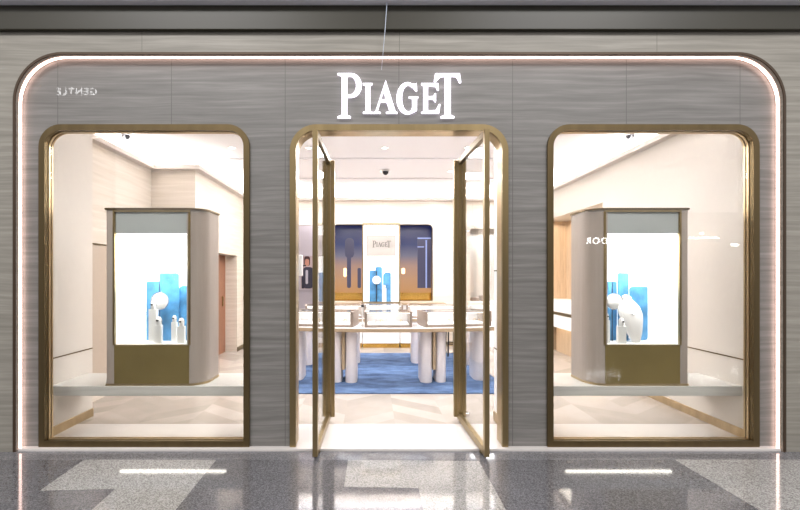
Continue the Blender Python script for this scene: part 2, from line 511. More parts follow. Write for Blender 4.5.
# ------------------------------------------------------------------ letters (crop px coordinates, y down)
def arc(cx, cy, rx, ry, a0, a1, n=14):
    return [(cx+rx*math.cos(math.radians(a0+(a1-a0)*i/n)), cy-ry*math.sin(math.radians(a0+(a1-a0)*i/n))) for i in range(n+1)]
LET = {
 'P': [[(43, 63), (110, 63), (110, 70), (98, 76), (98, 302), (118, 310), (118, 319), (43, 319), (43, 310), (67, 302), (67, 78), (43, 72)],
       [(95, 63)] + arc(120, 132, 61, 69, 90, -90) + [(95, 201), (95, 188)] + arc(112, 132, 37, 54, -90, 90) + [(95, 78)]],
 'I': [[(188, 120), (243, 120), (243, 127), (230, 133), (230, 280), (243, 285), (243, 292), (188, 292), (188, 285), (203, 280), (203, 133), (188, 127)]],
 'A': [[(318, 103), (375, 282), (386, 286), (386, 292), (320, 292), (320, 286), (341, 281), (306, 165), (272, 281), (290, 286), (290, 292), (247, 292), (247, 286), (259, 282)],
       [(290, 213), (333, 213), (337, 226), (286, 226)]],
 'G': [arc(443, 206, 63, 91, 52, 318, 26) + [(484, 268), (467, 262)] + arc(450, 206, 37, 76, 310, 62, 22)[0:0] + list(reversed(arc(448, 206, 36, 76, 55, 300, 24))),
       [(450, 197), (505, 197), (505, 203), (497, 208), (497, 276), (470, 289), (470, 208), (450, 203)],
       [(478, 122), (486, 126), (495, 118), (498, 165), (490, 165), (470, 138), (462, 130)]],
 'E': [[(522, 120), (618, 120), (622, 160), (614, 160), (604, 138), (560, 133), (560, 196), (590, 194), (600, 178), (606, 178), (606, 226), (600, 226), (590, 211), (560, 210), (560, 278), (605, 274), (622, 240), (631, 240), (624, 292), (522, 292), (522, 285), (534, 280), (534, 133), (522, 127)]],
 'T': [[(602, 64), (742, 64), (750, 116), (741, 118), (728, 90), (718, 82), (690, 80), (690, 302), (711, 310), (711, 319), (633, 319), (633, 310), (656, 302), (656, 80), (632, 84), (604, 112), (594, 108)]],
}
def build_letters(parent, ox, oz, sc, y0, y1, mat):
    """ox,oz world position of crop (400,190); sc metres per crop pixel"""
    for ch, name in zip('PIAGET', ['letter']*6):
        bm = B()
        for k, l in enumerate(LET[ch]):
            pts = [((p[0]-400)*sc+ox, (190-p[1])*sc+oz) for p in l]
            prism(bm, [pts], y0+.0004*k, y1)
        obj('letter', bm, mat, parent)
k = 1/5.714
dS = 3.72
sg = thing('shop_sign', 'large lit white serif letters spelling PIAGET on grey stone above the open doors', 'sign', (gx(330+400*k, dS), -.02, gz(62+319*k, dS)))
build_letters(sg, gx(330+400*k, dS), gz(62+190*k, dS), k*dS/F, -.03, -.012, M['letters'])
for (cxp, zc) in ((80, 190), (216, 205), (276, 288), (366, 288), (418, 205), (548, 205), (672, 190)):
    xx = (cxp-400)*k*dS/F+gx(330+400*k, dS); zz = (190-zc)*k*dS/F+gz(62+190*k, dS)
    obj('mounting_pin', tube(B(), (xx, -.013, zz), (xx, .0, zz), .004, n=6), M['silver'], sg)

# ------------------------------------------------------------------ shop shell
D = lambda d: CY+d
SHX0, SHX1 = -3.38, 3.35
BW = D(9.2)
bm = B(); box(bm, -4.2, 4.2, .09, D(4.37), -.1, 0)
struct('floor', bm, M['tile_w'])
bm = B(); box(bm, -4.2, 4.2, D(4.37), D(10.6), -.1, 0)
struct('floor', bm, M['chevron'])
bm = B(); box(bm, -4.2, 4.2, .08, D(10.6), 3.5, 3.6)
# shallow downstand bands across the ceiling
struct('ceiling', bm, M['ceil'])
for kk, (ya, yb) in enumerate(((1.55, 1.95), (3.0, 3.4), (4.4, 4.8))):
    bm = B(); box(bm, -2.6, 2.6, ya, yb, 3.475, 3.5, .01)
    struct('trim_%d' % (4+kk), bm, M['ceil'])
# side walls
bm = B(); box(bm, -4.2, SHX0, .08, D(4.62), 0, 3.5); struct('wall_left', bm, M['plaster'])
bm = B()
prism(bm, [[(D(4.62), 0), (D(6.49), 0), (D(6.49), 3.5), (D(4.62), 3.5)]], -4.2, -3.72, 'x')
struct('wall_left', bm, M['cream'])
bm = B()
box(bm, -4.2, -3.03, D(6.49), D(7.42), 0, 3.5)
box(bm, -4.2, -3.03, D(7.42), D(8.5), 1.98, 3.5)
box(bm, -4.2, -3.03, D(8.5), BW, 0, 3.5)
struct('wall_left', bm, M['cream'])
bm = B(); box(bm, -3.32, -3.27, D(7.42), D(8.5), 0.001, 1.979)
o = sempty('door_4', (-3.27, D(8), 0)); obj('door_leaf', bm, M['redwood'], o)
bm = B(); box(bm, -3.268, -3.24, D(8.3), D(8.32), .95, 1.15, .004); obj('handle', bm, M['bronze'], o)
# right wall with a display recess
bm = B()
box(bm, SHX1, 4.2, .08, D(6.42), 0, 3.5)
box(bm, SHX1, 4.2, D(6.42), D(8.75), 2.71, 3.5)
box(bm, 3.9, 4.2, D(6.42), D(8.75), 0, 2.71)
box(bm, SHX1, 4.2, D(8.75), BW, 0, 3.5)
struct('wall_right', bm, M['plaster'])
bm = B()
box(bm, 3.86, 3.899, D(6.421), D(8.749), 0, 2.709)
box(bm, 3.352, 3.86, D(8.70), D(8.749), 0, 2.709)
struct('wall_right', bm, M['wood'])
# back wall
bm = B()
nx0, nx1, nz0, nz1 = -1.14, 1.12, 1.0, 2.715
prism(bm, [[(-1.25, 0), (SHX1, 0), (SHX1, 3.5), (-3.03, 3.5), (-3.03, 0), (-1.98, 0), (-1.98, 2.7), (-1.25, 2.7)],
           rrect(nx0, nx1, nz0, nz1, (.02, .02, .12, .12)), rrect(1.95, 2.75, .95, 2.62, (0, 0, .05, .05))], BW, BW+.12)
struct('wall_back', bm, M['cream'])
bm = B(); box(bm, -1.24, 3.3, BW+.45, BW+.5, 0, 3.0); struct('wall_back', bm, M['plaster'])
bm = B(); box(bm, -4.2, -1.2, D(10.4), D(10.6), 0, 3.5); struct('wall_back', bm, M['lav'])
bm = B(); box(bm, -1.25, -1.2, BW+.12, D(10.4), 0, 3.5); struct('wall_back', bm, M['lav'])
# ceiling ledge (shadow-gap cornice) with cove
def ledge(n, x0, x1, y0, y1):
    b_ = B(); box(b_, x0, x1, y0, y1, 3.23, 3.30, .004); struct('trim_%d' % n, b_, M['ledge'])
ledge(7, -3.72, -3.62, D(4.62), D(6.39))
ledge(8, -3.72, -2.93, D(6.39), D(6.49))
ledge(9, -3.03, -2.93, D(6.49), BW)
ledge(10, SHX1-.1, SHX1, .15, BW)
ledge(11, -2.93, SHX1-.1, BW-.1, BW)
ledge(22, SHX0, SHX1, .081, .2)  # unseen ledge added above the windows to carry the front uplight
# panel seams and baseboards
def seam(x0, x1, y0, y1, z, n, h=.012):
    b_ = B(); box(b_, x0, x1, y0, y1, z, z+h); struct('trim_%d' % n, b_, M['bronze_dark'])
seam(SHX0-.002, SHX0+.004, .09, D(4.62), .755, 12)
seam(SHX1-.004, SHX1+.002, .09, D(6.42), .755, 13)
def basebd(side, x0, x1, y0, y1, h=.09, m='champagne'):
    b_ = B(); box(b_, x0, x1, y0, y1, 0, h, .003); struct('baseboard_'+side, b_, M[m])
basebd('left', SHX0, SHX0+.014, .09, D(4.62))
basebd('left', -3.03, -3.016, D(6.49), D(7.42), m='bronze_dark')
basebd('left', -3.03, -3.016, D(8.5), BW, m='bronze_dark')
basebd('right', SHX1-.014, SHX1, .09, D(6.42))
basebd('back', 1.36, SHX1-.014, BW-.014, BW, m='champagne')
# low recess panel on the left wall (paler doorway)
bm = B(); box(bm, -3.72, -3.70, D(4.66), D(6.3), .09, 1.96, .003); struct('wall_left', bm, M['recess'])
seam(-3.72, -3.69, D(4.62), D(6.49), 1.96, 14, .015)

# piers each side of the doorway
for s, n in ((-1, 15), (1, 18)):
    x0, x1 = sorted((s*1.09, s*1.28))
    bm = B(); box(bm, x0, x1, .145, D(4.5), 0, 3.5); struct('wall_pier', bm, M['white'])
    xi = s*1.09
    for q_, zz in enumerate((.78, 1.62)):
        b_ = B(); box(b_, *sorted((xi-s*.004, xi+s*.002)), .15, D(4.5), zz, zz+.012); struct('trim_%d' % (n+q_), b_, M['bronze_dark'])
    b_ = B(); box(b_, *sorted((xi-s*.012, xi)), .15, D(4.5), 0, .1); struct('baseboard_pier', b_, M['champagne'])
# white box with dark slot on the left pier's rear end
t = thing('wall_box', 'white wall-mounted box with a dark slot on the left doorway pier', 'box', (-1.09, D(4.56), 1.56))
bm = B(); box(bm, -1.2, gx(303, 4.56), D(4.5), D(4.56), 1.57, 1.80, .008); obj('housing', bm, M['white'], t)
bm = B(); box(bm, -1.18, gx(306, 4.56), D(4.56), D(4.565), 1.675, 1.69); obj('slot', bm, M['dark'], t)

# ------------------------------------------------------------------ window platforms
PF, PB = D(4.0), D(4.54)
M['platform'] = stone('pale_grey_platform', (186, 184, 178), (200, 198, 192), (212, 210, 204), rough=.25)
for s, w in ((-1, 'left'), (1, 'right')):
    x0, x1 = (-3.38, -1.28) if s < 0 else (1.28, 3.35)
    t = thing('display_platform', 'long pale stone ledge running behind the %s shop window' % w, 'shelf', ((x0+x1)/2, (PF+PB)/2, .405))
    bm = B(); box(bm, x0, x1, PF, PB, .405, .5, .004); obj('slab', bm, M['platform'], t)
    cxl = -2.25*1.0 if s < 0 else 2.24
    bm = B(); box(bm, cxl-.53, cxl+.53, PF+.14, PF+.17, .392, .405); obj('light_bar', bm, glow('under_ledge_light', (255, 250, 240), 9), t)

# ------------------------------------------------------------------ display towers
def tower(s, label):
    """s=-1 left window, +1 right window; rounded side faces the shop centre"""
    xo, xi = s*2.835, s*1.883          # outer, inner x
    y0, y1 = D(4.02), D(4.40)
    z0, z1 = .5, 2.246
    t = thing('display_tower', label, 'display case', (s*2.36, (y0+y1)/2, z0))
    fx0, fx1 = (s*2.76, s*2.03)        # trim opening outer/inner
    fa, fb = min(fx0, fx1), max(fx0, fx1)
    def plan(i):
        r = .17
        pts = []
        xi_, xo_ = xi+s*i, xo-s*i
        y0_, y1_ = y0+i, y1-i*0
        # start at outer front, go to inner with rounded front-inner corner, back
        pts.append((xo_, y1_)); pts.append((xo_, y0_))
        cx_, cy_ = xi_+s*r, y0_+r
        for q_ in range(11):
            a = (q_/10)*PI/2
            pts.append((cx_-s*r*math.sin(a), cy_-r*math.cos(a)))
        pts.append((xi_, y1_))
        return pts
    # body: rear spine, side cheeks, cap, base
    bm = B()
    r = .17
    # outer cheek
    box(bm, *sorted((xo, fx0)), y0, y1, z0, z1-.03, .002)
    # inner cheek with round corner
    cx_, cy_ = xi+s*r, y0+r
    pl = [(fx1, y0)] + [(cx_-s*r*math.sin(a*PI/20), cy_-r*math.cos(a*PI/20)) for a in range(11)] + [(xi, y1), (fx1, y1)]
    prism(bm, [pl], z0+.001, z1-.03, 'z')
    box(bm, fa, fb, y1-.02, y1, z0, z1-.03)
    obj('body', bm, M['greywood'], t, smooth=True)
    bm = B(); prism(bm, [plan(-.012)], z1-.03, z1-.012, 'z'); obj('cap', bm, M['bronze_dark'], t)
    bm = B(); prism(bm, [plan(-.006)], z0, z0+.02, 'z'); obj('plinth', bm, M['champagne'], t)
    # bronze lower panel and surround trim
    zs0, zs1, zh = .897, 1.985, 2.195
    bm = B(); box(bm, fa, fb, y0-.002, y0+.03, z0+.02, zs0); box(bm, fa+.001, fb-.001, y0+.03, y1-.03, zs0-.03, zs0-.001)
    obj('lower_panel', bm, M['bronze_panel'], t)
    bm = B(); prism(bm, [rrect(fa-.012, fb+.012, zs0, zh+.03), rrect(fa+.006, fb-.006, zs0+.001, zh)], y0-.006, y0+.02)
    obj('trim', bm, M['bronze'], t)
    bm = B(); box(bm, fa+.002, fb-.002, y0+.012, y0+.02, zs1, zh); obj('header_glass', bm, M['greyglass'], t)
    bm = B(); box(bm, fa+.001, fb-.001, y0+.022, y1-.03, zs1, zs1+.02); obj('niche_top', bm, M['screen'], t)
    bm = B(); box(bm, fa+.001, fb-.001, y1-.045, y1-.025, zs0, zs1); obj('lit_backing', bm, M['screen'], t)
    bm = B(); box(bm, fa+.0005, fa+.004, y0+.02, y1-.045, zs0, zs1); box(bm, fb-.004, fb-.0005, y0+.02, y1-.045, zs0, zs1)
    box(bm, fa+.004, fb-.004, y0+.03, y1-.045, zs0, zs0+.006)
    obj('lining', bm, M['white'], t)
    bm = B(); box(bm, fa+.004, fb-.004, y0+.010, y0+.0115, zs0+.004, zs1); obj('front_glass', bm, M['glass'], t)
    return t
tower(-1, 'taupe display tower with bright white niche standing behind the left window')
tower(1, 'taupe display tower with bright white niche standing behind the right window')

# contents of the towers
NZ = .903
def slab(name, px0, px1, pyt, pyb, d, th, label, rad=(0, 0, .03, .03), group=None, mat='blue', cat='display panel'):
    x0, x1 = gx(px0, d), gx(px1, d); z1 = gz(pyt, d); z0 = NZ
    if pyb is not None: z0 = gz(pyb, d)
    bm = B(); prism(bm, [rrect(x0, x1, z0, z1, rad)], D(d), D(d)+th)
    return tag(obj(name, bm, M[mat]), label, cat, group)
gB = 'blue marbled panels in the window towers'
dB = 4.27
slab('blue_backdrop', 146.2, 160, 281, None, dB, .015, 'shorter narrow blue marbled panel left of the round clock in the left window tower', (0, 0, 0, .015), gB)
slab('blue_backdrop', 159.3, 178.6, 272.8, None, dB-.03, .018, 'tallest blue marbled panel with round shoulder in the left window tower', (0, 0, .03, 0), gB)
slab('blue_backdrop', 179.2, 192.5, 285.5, None, dB, .015, 'blue marbled panel with arched top at the right edge of the left window tower', (0, 0, .0, .04), gB)
slab('blue_backdrop', 603, 617, 281.5, None, dB, .015, 'blue marbled panel behind the clock at the left edge of the right window tower', (0, 0, 0, 0), gB)
slab('blue_backdrop', 618.5, 628.8, 272.8, None, dB-.03, .018, 'tallest narrow blue marbled panel in the right window tower', (0, 0, .02, 0), gB)
slab('blue_backdrop', 630, 648, 286.5, None, dB+.005, .015, 'wide blue marbled panel behind the white bust in the right window tower', (0, .03, 0, .03), gB)

def wall_clock(px, py, d, R, where):
    x, z = gx(px, d), gz(py, d)
    t = thing('round_clock', 'round white pendant disc with silver rim on a dark rod in the %s window tower' % where, 'ornament', (x, D(d), NZ))
    bm = B()
    prof = [(0, -.028), (R*.55, -.024), (R*.85, -.012), (R*.95, 0), (R*.85, .012), (R*.5, .02), (0, .022)]
    lathe(bm, prof, n=28)
    bmesh.ops.rotate(bm, verts=bm.verts, cent=(0, 0, 0), matrix=Matrix.Rotation(PI/2, 3, 'X'))
    bmesh.ops.translate(bm, verts=bm.verts, vec=(x, D(d), z))
    obj('dial', bm, M['white'], t, smooth=True)
    bm = B(); torus(bm, (x, D(d), z), R, .006); obj('rim', bm, M['silver'], t, smooth=True)
    bm = B(); tube(bm, (x-.012, D(d)+.02, NZ), (x-.012, D(d)+.02, gz(281, d)), .004)
    obj('rod', bm, M['dark'], t)
    return t
wall_clock(159.8, 301, 4.19, .087, 'left'); wall_clock(614.5, 301.5, 4.19, .080, 'right')

def ped(px, w, pyt, d, label, item='ring', n=0):
    """white block pedestal with small jewel on top, all pixel sized"""
    x = gx(px, d); zt = gz(pyt, d); h = w*d/F/2
    t = tag(obj('pedestal', box(B(), x-h, x+h, D(d)-.02, D(d)+.02, NZ, zt, .003), M['white']), label, 'pedestal', 'white pedestals in the window towers')
    return x, D(d), zt
def watch(x, y, z, label, s=1.0):
    t = thing('watch_on_cushion', label, 'watch', (x, y, z), 'watches shown in the window towers')
    bm = B(); lathe(bm, [(0, 0), (.016*s, 0), (.019*s, .012*s), (.017*s, .045*s), (.010*s, .058*s), (0, .06*s)], x, y, z, 14); obj('cushion', bm, M['leather'], t, True)
    bm = B(); torus(bm, (x, y, z+.032*s), .020*s, .0035*s, 'y', 16, 6, sz=1.2); obj('strap', bm, M['silver'], t, True)
    bm = B(); tube(bm, (x, y-.020*s, z+.034*s), (x, y-.026*s, z+.034*s), .007*s, n=14); obj('dial', bm, M['dark'], t)
    return t
for px, w, pyt, d, lab in ((153.5, 8, 309, 4.12, 'below the round clock in the left window tower'),
                           (159, 6, 325, 4.08, 'low and nearest the glass in the left window tower'),
                           (174.5, 5, 322, 4.13, 'by the tallest blue panel in the left window tower'),
                           (181.5, 7, 326, 4.09, 'at the right end of the left window tower'),
                           (606.5, 5, 320, 4.12, 'at the left end of the right window tower'),
                           (621.3, 8, 326, 4.09, 'beside the white bust in the right window tower')):
    x, y, z = ped(px, w, pyt, d, 'white block pedestal ' + lab)
    watch(x, y, z, 'small watch on white cushion ' + lab, 1.35 if w > 5 else 1.1)
# two tiny earrings at the left of the left niche
for i, (px, py) in enumerate(((141.5, 306), (142.5, 314))):
    x, z = gx(px, 4.15), gz(py, 4.15)
    t = thing('ring_stand', 'tiny %s jewel on a clear stand at the far left of the left window tower' % ('upper' if i == 0 else 'lower'), 'jewellery', (x, D(4.15)+.05*i, NZ), 'tiny jewels on clear stands')
    bm = B(); tube(bm, (x, D(4.15)+.05*i, NZ), (x, D(4.15)+.05*i, z-.012), .0035, n=8); obj('stand', bm, M['white'], t)
    bm = B(); torus(bm, (x, D(4.15)+.05*i, z), .012, .0045, n=14, m=6); obj('ring', bm, M['silver'], t, True)
# white necklace bust, tilted, right tower
d = 4.13
t = thing('necklace_bust', 'large white necklace bust leaning in front of the blue panels in the right window tower', 'bust', (gx(633, d), D(d), NZ))
prof = [(-.03, .0), (.055, 0), (.10, .10), (.135, .22), (.15, .30), (.13, .38), (.09, .43), (.055, .46), (.045, .50), (-.005, .52), (-.045, .50), (-.05, .46), (-.10, .43), (-.13, .37), (-.12, .28), (-.085, .14)]
sc_ = .93
def pt(p, yy):
    a = math.radians(7)
    X, Z = p[0]*sc_*.92, p[1]*sc_
    return (gx(633.5, d)+X*math.cos(a)-Z*math.sin(a)*.9+.02, D(d)+yy+Z*.12, NZ+Z*math.cos(a))
bm = B()
layers = [(-.045, .0), (-.04, .45), (-.025, .8), (0, 1.0), (.02, 1.0), (.028, .9)]
cz = (.01, .25)
rings = []
for (yy, f_) in layers:
    if f_ == 0: continue
    rings.append([bm.verts.new(pt((cz[0]+(p[0]-cz[0])*f_, (p[1]-.24)*(f_ if f_ < 1 else 1)+.24), yy)) for p in prof])
for a, b_ in zip(rings, rings[1:]):
    for i in range(len(a)): bm.faces.new((a[i], a[(i+1) % len(a)], b_[(i+1) % len(a)], b_[i]))
bm.faces.new(rings[0]); bm.faces.new(rings[-1])
obj('bust_form', bm, M['leather'], t, True)
bm = B()
c_ = pt((0.0, .36), -.05); torus(bm, (c_[0], c_[1], c_[2]), .035, .0018, n=20, m=6, sz=1.3, a0=PI, a1=2*PI)
tube(bm, (c_[0]-.002, c_[1]-.004, c_[2]-.058), (c_[0]-.002, c_[1], c_[2]-.046), .009, n=10)
obj('necklace', bm, M['silver'], t, True)

# ------------------------------------------------------------------ rug
bm = B(); box(bm, -1.55, 1.62, D(5.47), D(8.29), 0, .014, .004)
tag(obj('rug', bm, M['rug']), 'large mottled blue rug under the curved jewellery tables', 'rug')

# ------------------------------------------------------------------ curved tables
def cyc(x, k): return k*x*x
def curved_table(dfront, k, depth, label, rows):
    """front edge distance at x=0, curvature"""
    z0, z1 = .763, .82
    t = thing('display_table', label, 'table', (0, D(dfront)+depth/2, .014), 'curved jewellery tables on the blue rug')
    xs = [-1.72+3.44*i/32 for i in range(33)]
    f_ = [(x, D(dfront)+cyc(x, k)) for x in xs]; b_ = [(x, D(dfront)+depth+cyc(x, k)) for x in reversed(xs)]
    bm = B(); prism(bm, [f_+b_], z0, z1-.008, 'z'); obj('table_top', bm, M['top'], t)
    bm = B(); prism(bm, [[(x*.995, y+.004) for x, y in f_]+[(x*.995, y-.004) for x, y in b_]], z1-.008, z1, 'z'); obj('top_inlay', bm, M['leather'], t)
    for (xa, xb) in ((-.84, -.69), (-.635, -.463), (.463, .635), (.69, .84), (-1.47, -1.28), (1.28, 1.47)):
        cx_ = (xa+xb)/2; hw = (xb-xa)/2
        yc = D(dfront)+cyc(cx_, k)+depth/2; hd = depth/2-.09
        pts = []
        for q_ in range(9): a = PI+PI*q_/8; pts.append((cx_+hw*math.cos(a), yc-hd+hw+hw*math.sin(a)))
        for q_ in range(9): a = PI*q_/8; pts.append((cx_+hw*math.cos(a), yc+hd-hw+hw*math.sin(a)))
        bm = B(); prism(bm, [pts], .0142, z0, 'z'); obj('leg', bm, M['legs'], t, True)
    for s in (-1, 1):
        cx_ = s*.6625; yc = D(dfront)+cyc(cx_, k)+depth/2
        bm = B(); box(bm, cx_-.022, cx_+.022, yc-.2, yc+.2, .20, z0); obj('bracing_plate', bm, M['top'], t)
    return t
T1 = (5.85, .09, .62); T2 = (7.22, -.09, .56)
curved_table(*T1, 'curved jewellery table on pale rounded legs, nearest the glass doors', 1)
curved_table(*T2, 'curved jewellery table on pale rounded legs, behind the nearer one', 2)

# showcases: prototype local, origin at base centre
def make_showcase(w, dp, h, label, name='glass_showcase'):
    t = thing(name, label, 'display case', (0, 0, 0), 'glass showcases on the curved tables')
    b = .032
    bm = B(); box(bm, -w/2, w/2, -dp/2, dp/2, 0, .03, .003); obj('base', bm, M['casefr'], t)
    for sx in (-1, 1):
        xa, xb = sorted((sx*w/2, sx*(w/2-b)))
        bm = B(); prism(bm, [rrect(xa, xb, -dp/2, dp/2)], .03, h, 'z')
        obj('end_panel', bm, M['casefr'], t)
    bm = B(); box(bm, -w/2+b, w/2-b, -dp/2, -dp/2+.014, h-.012, h); obj('top_rail', bm, M['casefr'], t)
    bm = B(); box(bm, -w/2+b, w/2-b, dp/2-.014, dp/2, h-.012, h); obj('top_rail', bm, M['casefr'], t)
    bm = B(); box(bm, -w/2+b, w/2-b, -dp/2+.002, -dp/2+.008, .03, h-.012); obj('front_glass', bm, M['glass'], t)
    bm = B(); box(bm, -w/2+b, w/2-b, -dp/2+.014, dp/2-.014, h-.008, h-.002); obj('top_glass', bm, M['glass'], t)
    bm = B(); box(bm, -w/2+b, w/2-b, dp/2-.012, dp/2-.004, .03, h-.012); obj('rear_panel', bm, M['leather'], t)
    bm = B(); box(bm, -w/2+b+.01, w/2-b-.01, -dp/2+.03, dp/2-.03, .03, .045, .004); obj('tray', bm, M['leather'], t)
    bm = B(); box(bm, -w/2+b, w/2-b, -dp/2+.016, -dp/2+.024, h-.02, h-.012); obj('light_bar', bm, glow('case_light', (255, 252, 246), 3), t)
    return t
def make_stand(k_):
    t = thing('jewellery_stand', 'x', 'jewellery', (0, 0, 0), 'jewellery inside the glass showcases')
    bm = B()
    if k_ == 0: lathe(bm, [(0, 0), (.02, 0), (.022, .01), (.012, .03), (.009, .06), (0, .066)], n=12)
    elif k_ == 1: box(bm, -.028, .028, -.02, .02, 0, .02, .006)
    else: lathe(bm, [(0, 0), (.028, 0), (.03, .02), (.02, .05), (.008, .075), (.006, .09), (0, .092)], n=12)
    obj('cushion', bm, M['leather'], t, True)
    bm = B()
    if k_ == 0: torus(bm, (0, -.003, .045), .014, .003, n=12, m=5)
    elif k_ == 1: torus(bm, (0, 0, .032), .016, .004, n=12, m=5)
    else: torus(bm, (0, -.02, .045), .018, .0022, n=12, m=5)
    obj('jewel', bm, M['silver' if k_ != 1 else 'gold'], t, True)
    return t
protos = None
W0 = .68
cases = []
sc0 = make_showcase(.69, .44, .225, 'middle glass showcase on the table nearest the doors')
sc1 = make_showcase(1.02, .44, .225, 'left glass showcase on the table nearest the doors')
def yc(T, x): return D(T[0])+cyc(x, T[1])+T[2]/2
sc0.location = (-.008, yc(T1, 0), .82)
xL = -.99
sc1.location = (xL, yc(T1, xL), .82); sc1.rotation_euler = (0, 0, math.atan(2*T1[1]*xL))
xR = .99
dup(sc1, (xR, yc(T1, xR), .82), 'right glass showcase on the table nearest the doors', math.atan(2*T1[1]*xR))
dup(sc0, (-.04, yc(T2, 0), .82), 'middle glass showcase on the rear curved table')
dup(sc1, (-.93, yc(T2, .93), .82), 'left glass showcase on the rear curved table', math.atan(-2*T2[1]*.93))
dup(sc1, (.9, yc(T2, .9), .82), 'right glass showcase on the rear curved table', math.atan(2*T2[1]*.9))
P = [make_stand(0), make_stand(1), make_stand(2)]
first = [True]*3
ordn = ['first', 'second', 'third', 'fourth', 'fifth', 'sixth']
kinds = ['slim stand with silver ring', 'low cushion with gold ring', 'cone stand with silver hoop']
for (cx_, w_, T, where, nn) in ((-.008, .69, T1, 'front middle showcase', 5), (-.99, 1.02, T1, 'front left showcase', 6), (.99, 1.02, T1, 'front right showcase', 6),
                            (-.04, .69, T2, 'rear middle showcase', 4), (-.93, 1.02, T2, 'rear left showcase', 4), (.9, 1.02, T2, 'rear right showcase', 5)):
    for i in range(nn):
        x = cx_+(w_-.2)*((i+.5)/nn-.5)
        y = yc(T, cx_)+math.atan(2*T[1]*cx_)*(x-cx_)-.09+.05*((i*7) % 3)
        kk = (i*2+nn) % 3
        lab = '%s, %s from left in the %s' % (kinds[kk], ordn[i], where)
        if first[kk]:
            P[kk].location = (x, y, .865); P[kk]['label'] = lab; first[kk] = False
        else: dup(P[kk], (x, y, .865), lab)
# small black camera-like clicker between the cases
bm = B(); box(bm, gx(361, 6.0), gx(364, 6.0), D(6.05), D(6.10), .82, .87, .006); tag(obj('card_stand', bm, M['leather']), 'small pale card block between the left and middle showcases of nearest table', 'block')
bm = B(); box(bm, gx(413.5, 6.0), gx(418, 6.0), D(6.05), D(6.10), .82, .87, .006); tag(obj('card_stand', bm, M['leather']), 'small pale card block between the middle and right showcases of nearest table', 'block')
t = thing('desk_scanner', 'small black handheld device on white stand near the middle showcase', 'device', (gx(362.8, 6.3), D(6.30), .82))
x_ = gx(362.5, 6.3)
bm = B(); tube(bm, (x_, D(6.3), .82), (x_, D(6.3), 1.09), .012, n=10); obj('stand', bm, M['white'], t)
bm = B(); box(bm, x_-.022, x_+.022, D(6.27), D(6.32), 1.09, 1.125, .006); obj('head', bm, M['dark'], t)

# ------------------------------------------------------------------ bar stool behind the tables
def stool(x, y, label):
    t = thing('bar_stool', label, 'stool', (x, y, .014))
    bm = B(); lathe(bm, [(0, .70), (.17, .70), (.18, .72), (.18, .76), (.165, .78), (0, .785)], x, y, .014, 24); obj('seat', bm, M['leather'], t, True)
    for sx in (-1, 1):
        for sy in (-1, 1):
            bm = B(); tube(bm, (x+sx*.085, y+sy*.15, .0145), (x+sx*.065, y+sy*.11, .715), .015, n=8); obj('leg', bm, M['dark'], t)
    bm = B(); torus(bm, (x, y, .25), .13, .010, 'z', 20, 6); obj('foot_ring', bm, M['dark'], t, True)
stool(gx(450.5, 8.1), D(8.05), 'bar stool with thin black legs behind the rear curved table')

# ------------------------------------------------------------------ back counter and centre tower
for (ca, cb, sd) in ((-1.2, -.46, 'left'), (.37, 1.35, 'right')):
    t = thing('back_counter', 'white counter with gold plinth at the back wall, %s of the slim tower' % sd, 'counter', ((ca+cb)/2, D(9.05), 0))
    bm = B(); box(bm, ca, cb, D(8.92), D(9.195), .1, .93, .004); obj('body', bm, M['white'], t)
    bm = B(); box(bm, ca+.005, cb-.005, D(8.95), D(9.195), 0.0, .1); obj('plinth', bm, M['gold'], t)
    bm = B(); box(bm, ca, cb, D(8.88), D(9.197), .93, .975, .004); obj('counter_top', bm, M['top'], t)
# niche lining, backlit picture, gold shelf
bm = B(); box(bm, nx0-.02, nx1+.02, BW+.36, BW+.40, nz0-.05, nz1+.05)
o = obj('backlit_picture', bm, duskmat(1.16, 2.66)); tag(o, 'backlit dusk picture fading from navy to orange in the back wall niche', 'picture')
bm = B(); box(bm, nx0-.005, nx1+.005, BW+.005, BW+.342, nz0-.04, nz0+.0, 0)
tag(obj('niche_shelf', bm, M['gold']), 'polished gold shelf at the bottom of the dusk picture niche', 'shelf')
bm = B(); box(bm, nx0-.005, nx1+.005, BW+.325, BW+.341, nz0, nz0+.17); tag(obj('gold_skirting', bm, M['gold']), 'gold mirror strip along the foot of the dusk picture', 'panel')
bm = B(); box(bm, nx0-.05, nx0-.01, BW+.12, BW+.36, nz0-.04, 2.76); box(bm, nx1+.01, nx1+.05, BW+.12, BW+.36, nz0-.04, 2.76); box(bm, nx0-.05, nx1+.05, BW+.12, BW+.36, nz1+.01, nz1+.04)
struct('trim_21', bm, M['bronze_dark'])
# silhouettes laid over the picture
dk = pbr('dusk_silhouette', (46, 46, 66), .3, emit=(70, 66, 84), es=.6)
pl = pbr('dusk_line', (120, 130, 170), .3, emit=(120, 135, 180), es=.6)
warm = glow('dusk_lamp', (255, 225, 170), 1.2)
dN = 9.2+.35
def sil(px0, px1, py0, py1, m, yo=0, r=.0):
    b_ = B(); prism(b_, [rrect(gx(px0, dN), gx(px1, dN), gz(py1, dN), gz(py0, dN), (r, r, r, r) if r else (0, 0, 0, 0), 4)], BW+.352-yo, BW+.36-yo)
    return obj('silhouette', b_, m, o)
sil(347, 351, 240, 288, dk, r=.04); sil(345, 354, 238, 258, dk, .001, .09); sil(357.5, 361, 268, 288, dk, r=.03)
sil(417.5, 431, 238, 288, dk); sil(425.5, 427, 240, 288, pl, .008); sil(417.5, 431, 237.6, 238.8, pl, .008); sil(417.5, 424, 246.4, 247.4, pl, .008)
sil(401.5, 405, 268, 274, warm, r=.03); sil(343.5, 346.5, 268, 277, warm, .002, r=.03)
